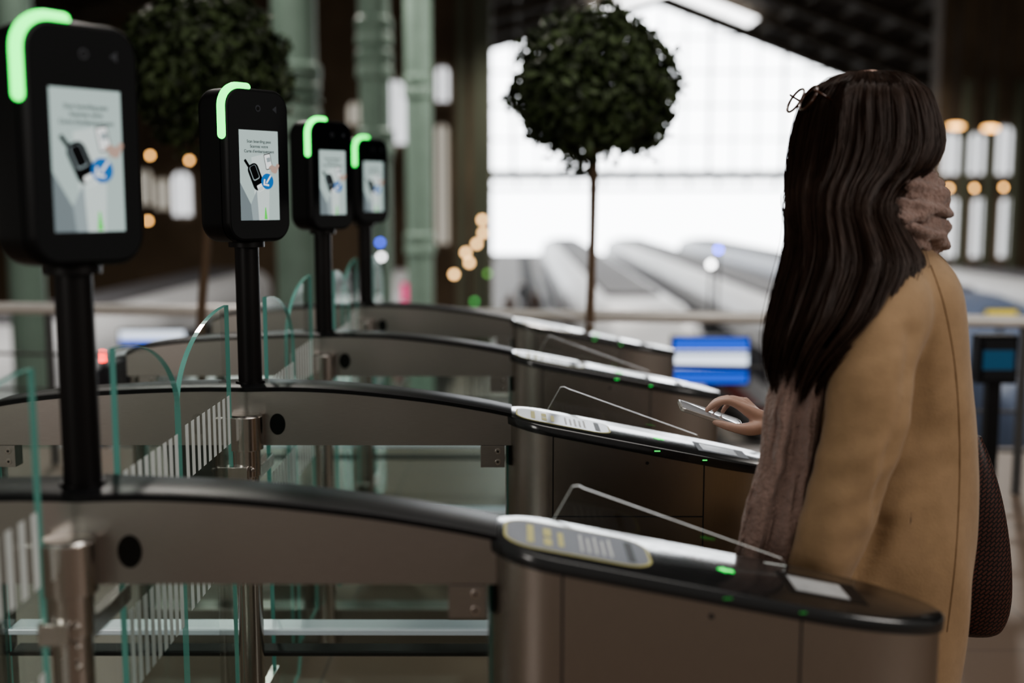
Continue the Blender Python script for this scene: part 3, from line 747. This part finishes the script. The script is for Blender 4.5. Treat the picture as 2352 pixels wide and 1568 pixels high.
# phone
pc=at(1632,953,2.445); ax=(Vector(A(1700,976,2.45))-Vector(A(1568,932,2.45))).normalized(); 
ay=Vector((.12,1,.06)); ay=(ay-ax*ay.dot(ax)).normalized(); az=ax.cross(ay)
mb=MB()
def slab(w,l,t,o,mi,r=.010):
    P2=rrect(l,w,r,6); rings=[]
    for zz,ins in ((-t/2,.001),(-t/2+.001,0),(t/2-.001,0),(t/2,.001)):
        rings.append([pc+ax*x*(1-ins/l*2)+ay*y*(1-ins/w*2)+az*(zz+o) for x,y in P2])
    mb.loft(rings,mi=mi)
slab(.072,.145,.0085,0,0); slab(.066,.139,.0006,.0045,1)
mb.obj("phone",[M("silver_case",(.75,.73,.7),.2,.6),M("phone_screen",(.2,.2,.21),.08,coat=1,em=(.8,.8,.8),es=.15)],origin=pc,smooth=40,tag=dict(label="slim silver smartphone held in the hand",category="phone"))
# bag
weave=bpy.data.materials.new("woven_leather"); weave.use_nodes=True; nt=weave.node_tree; b=nt.nodes["Principled BSDF"]
tc=nt.nodes.new("ShaderNodeTexCoord"); mp=nt.nodes.new("ShaderNodeMapping"); mp.inputs["Rotation"].default_value=(0,math.radians(40),0); nt.links.new(tc.outputs["Object"],mp.inputs[0])
ck=nt.nodes.new("ShaderNodeTexBrick"); ck.inputs["Scale"].default_value=34
mp2=nt.nodes.new("ShaderNodeMapping"); mp2.inputs["Rotation"].default_value=(pi/2,0,0); nt.links.new(mp.outputs[0],mp2.inputs[0]); nt.links.new(mp2.outputs[0],ck.inputs[0])
ck.inputs["Color1"].default_value=(.075,.024,.018,1); ck.inputs["Color2"].default_value=(.10,.033,.024,1); ck.inputs["Mortar"].default_value=(.008,.003,.002,1); ck.inputs["Mortar Size"].default_value=.06
nt.links.new(ck.outputs[0],b.inputs["Base Color"]); b.inputs["Roughness"].default_value=.45
bp=nt.nodes.new("ShaderNodeBump"); bp.inputs["Strength"].default_value=.8; bp.inputs["Distance"].default_value=.004; bp.invert=True; nt.links.new(ck.outputs[1],bp.inputs["Height"]); nt.links.new(bp.outputs[0],b.inputs["Normal"])
BR=[(1000,2215,2252,.02),(1060,2195,2275,.035),(1150,2170,2300,.045),(1250,2160,2316,.05),(1340,2155,2321,.055),(1400,2165,2316,.05),(1440,2185,2300,.04),(1456,2205,2282,.02)]
BY=2.41
bo=at(2235,1230,BY); be=empty("handbag",bo,label="dark brown woven leather handbag hanging behind the coat",category="handbag")
mb=MB(); rings=[]
for py,xl,xr,hy in smooth_list(BR,5):
    c=at((xl+xr)/2,py,BY); hx=(xr-xl)/2*sc(BY+.06)
    rings.append([(c.x+hx*math.copysign(abs(math.cos(2*pi*k/40))**.8,math.cos(2*pi*k/40)),BY+hy*math.sin(2*pi*k/40),c.z) for k in range(40)])
mb.loft(rings); mb.obj("bag_body",weave,be,origin=bo,smooth=60)
mb=MB(); mb.tube([A(2232,1010,BY),A(2195,900,2.40),A(2150,780,2.385),A(2095,690,2.37),A(2045,640,2.29)],.010,10,6); mb.obj("strap",weave,be,origin=bo,smooth=60)

# ------------------------------------------------------------------ world and added fill lights
w=bpy.data.worlds.new("world"); scene.world=w; w.use_nodes=True; nt=w.node_tree
bg=nt.nodes["Background"]; tc=nt.nodes.new("ShaderNodeTexCoord"); sx=nt.nodes.new("ShaderNodeSeparateXYZ"); nt.links.new(tc.outputs["Generated"],sx.inputs[0])
mr=nt.nodes.new("ShaderNodeMapRange"); mr.interpolation_type='SMOOTHSTEP'; mr.inputs[1].default_value=.75; mr.inputs[2].default_value=.93
nt.links.new(sx.outputs[1],mr.inputs[0]); mx=nt.nodes.new("ShaderNodeMix"); mx.data_type='RGBA'
mx.inputs[6].default_value=(.26,.245,.228,1); mx.inputs[7].default_value=(6.0,6.2,6.4,1)
nt.links.new(mr.outputs[0],mx.inputs[0]); nt.links.new(mx.outputs[2],bg.inputs[0]); bg.inputs[1].default_value=1
def area(name,loc,rot,size,en,col=(1,1,1)):
    l=bpy.data.lights.new(name,'AREA'); l.shape='DISK'; l.size=size; l.energy=en; l.color=col
    o=bpy.data.objects.new(name,l); o.location=loc; o.rotation_euler=rot; COL.objects.link(o)
area("added_overhead_fill",(.8,2.6,4.6),(0,0,0),2.6,60,(1,.96,.91))  # soft fill added above the gates, out of view
area("added_side_fill",(4.5,-.5,3.4),(math.radians(60),0,math.radians(60)),2.0,88,(1,.95,.9))  # unseen fill added to light the coat
area("added_rear_fill",(-3.5,-3,2.2),(math.radians(85),0,math.radians(-45)),1.6,50,(1,.95,.9))  # added behind the camera for highlights on the rounded cabinet ends
for i,(x,y) in enumerate(((2,22),(9,22),(16,26),(3,40),(11,40),(3,60),(12,60),(-6,24),(-12,22),(-4,12))):
    l=bpy.data.lights.new("added_hall_fill",'SPOT'); l.energy=2600 if y>15 else 1500; l.spot_size=math.radians(150); l.spot_blend=.6; l.shadow_soft_size=.4; l.color=(1,.95,.88)  # fill lights added to brighten trains and platforms, not actual fittings
    o=bpy.data.objects.new("added_hall_fill",l); o.location=(x,y,8.8); COL.objects.link(o)
scene.view_settings.view_transform='AgX'
try: scene.view_settings.look='AgX - Medium High Contrast'
except Exception: pass
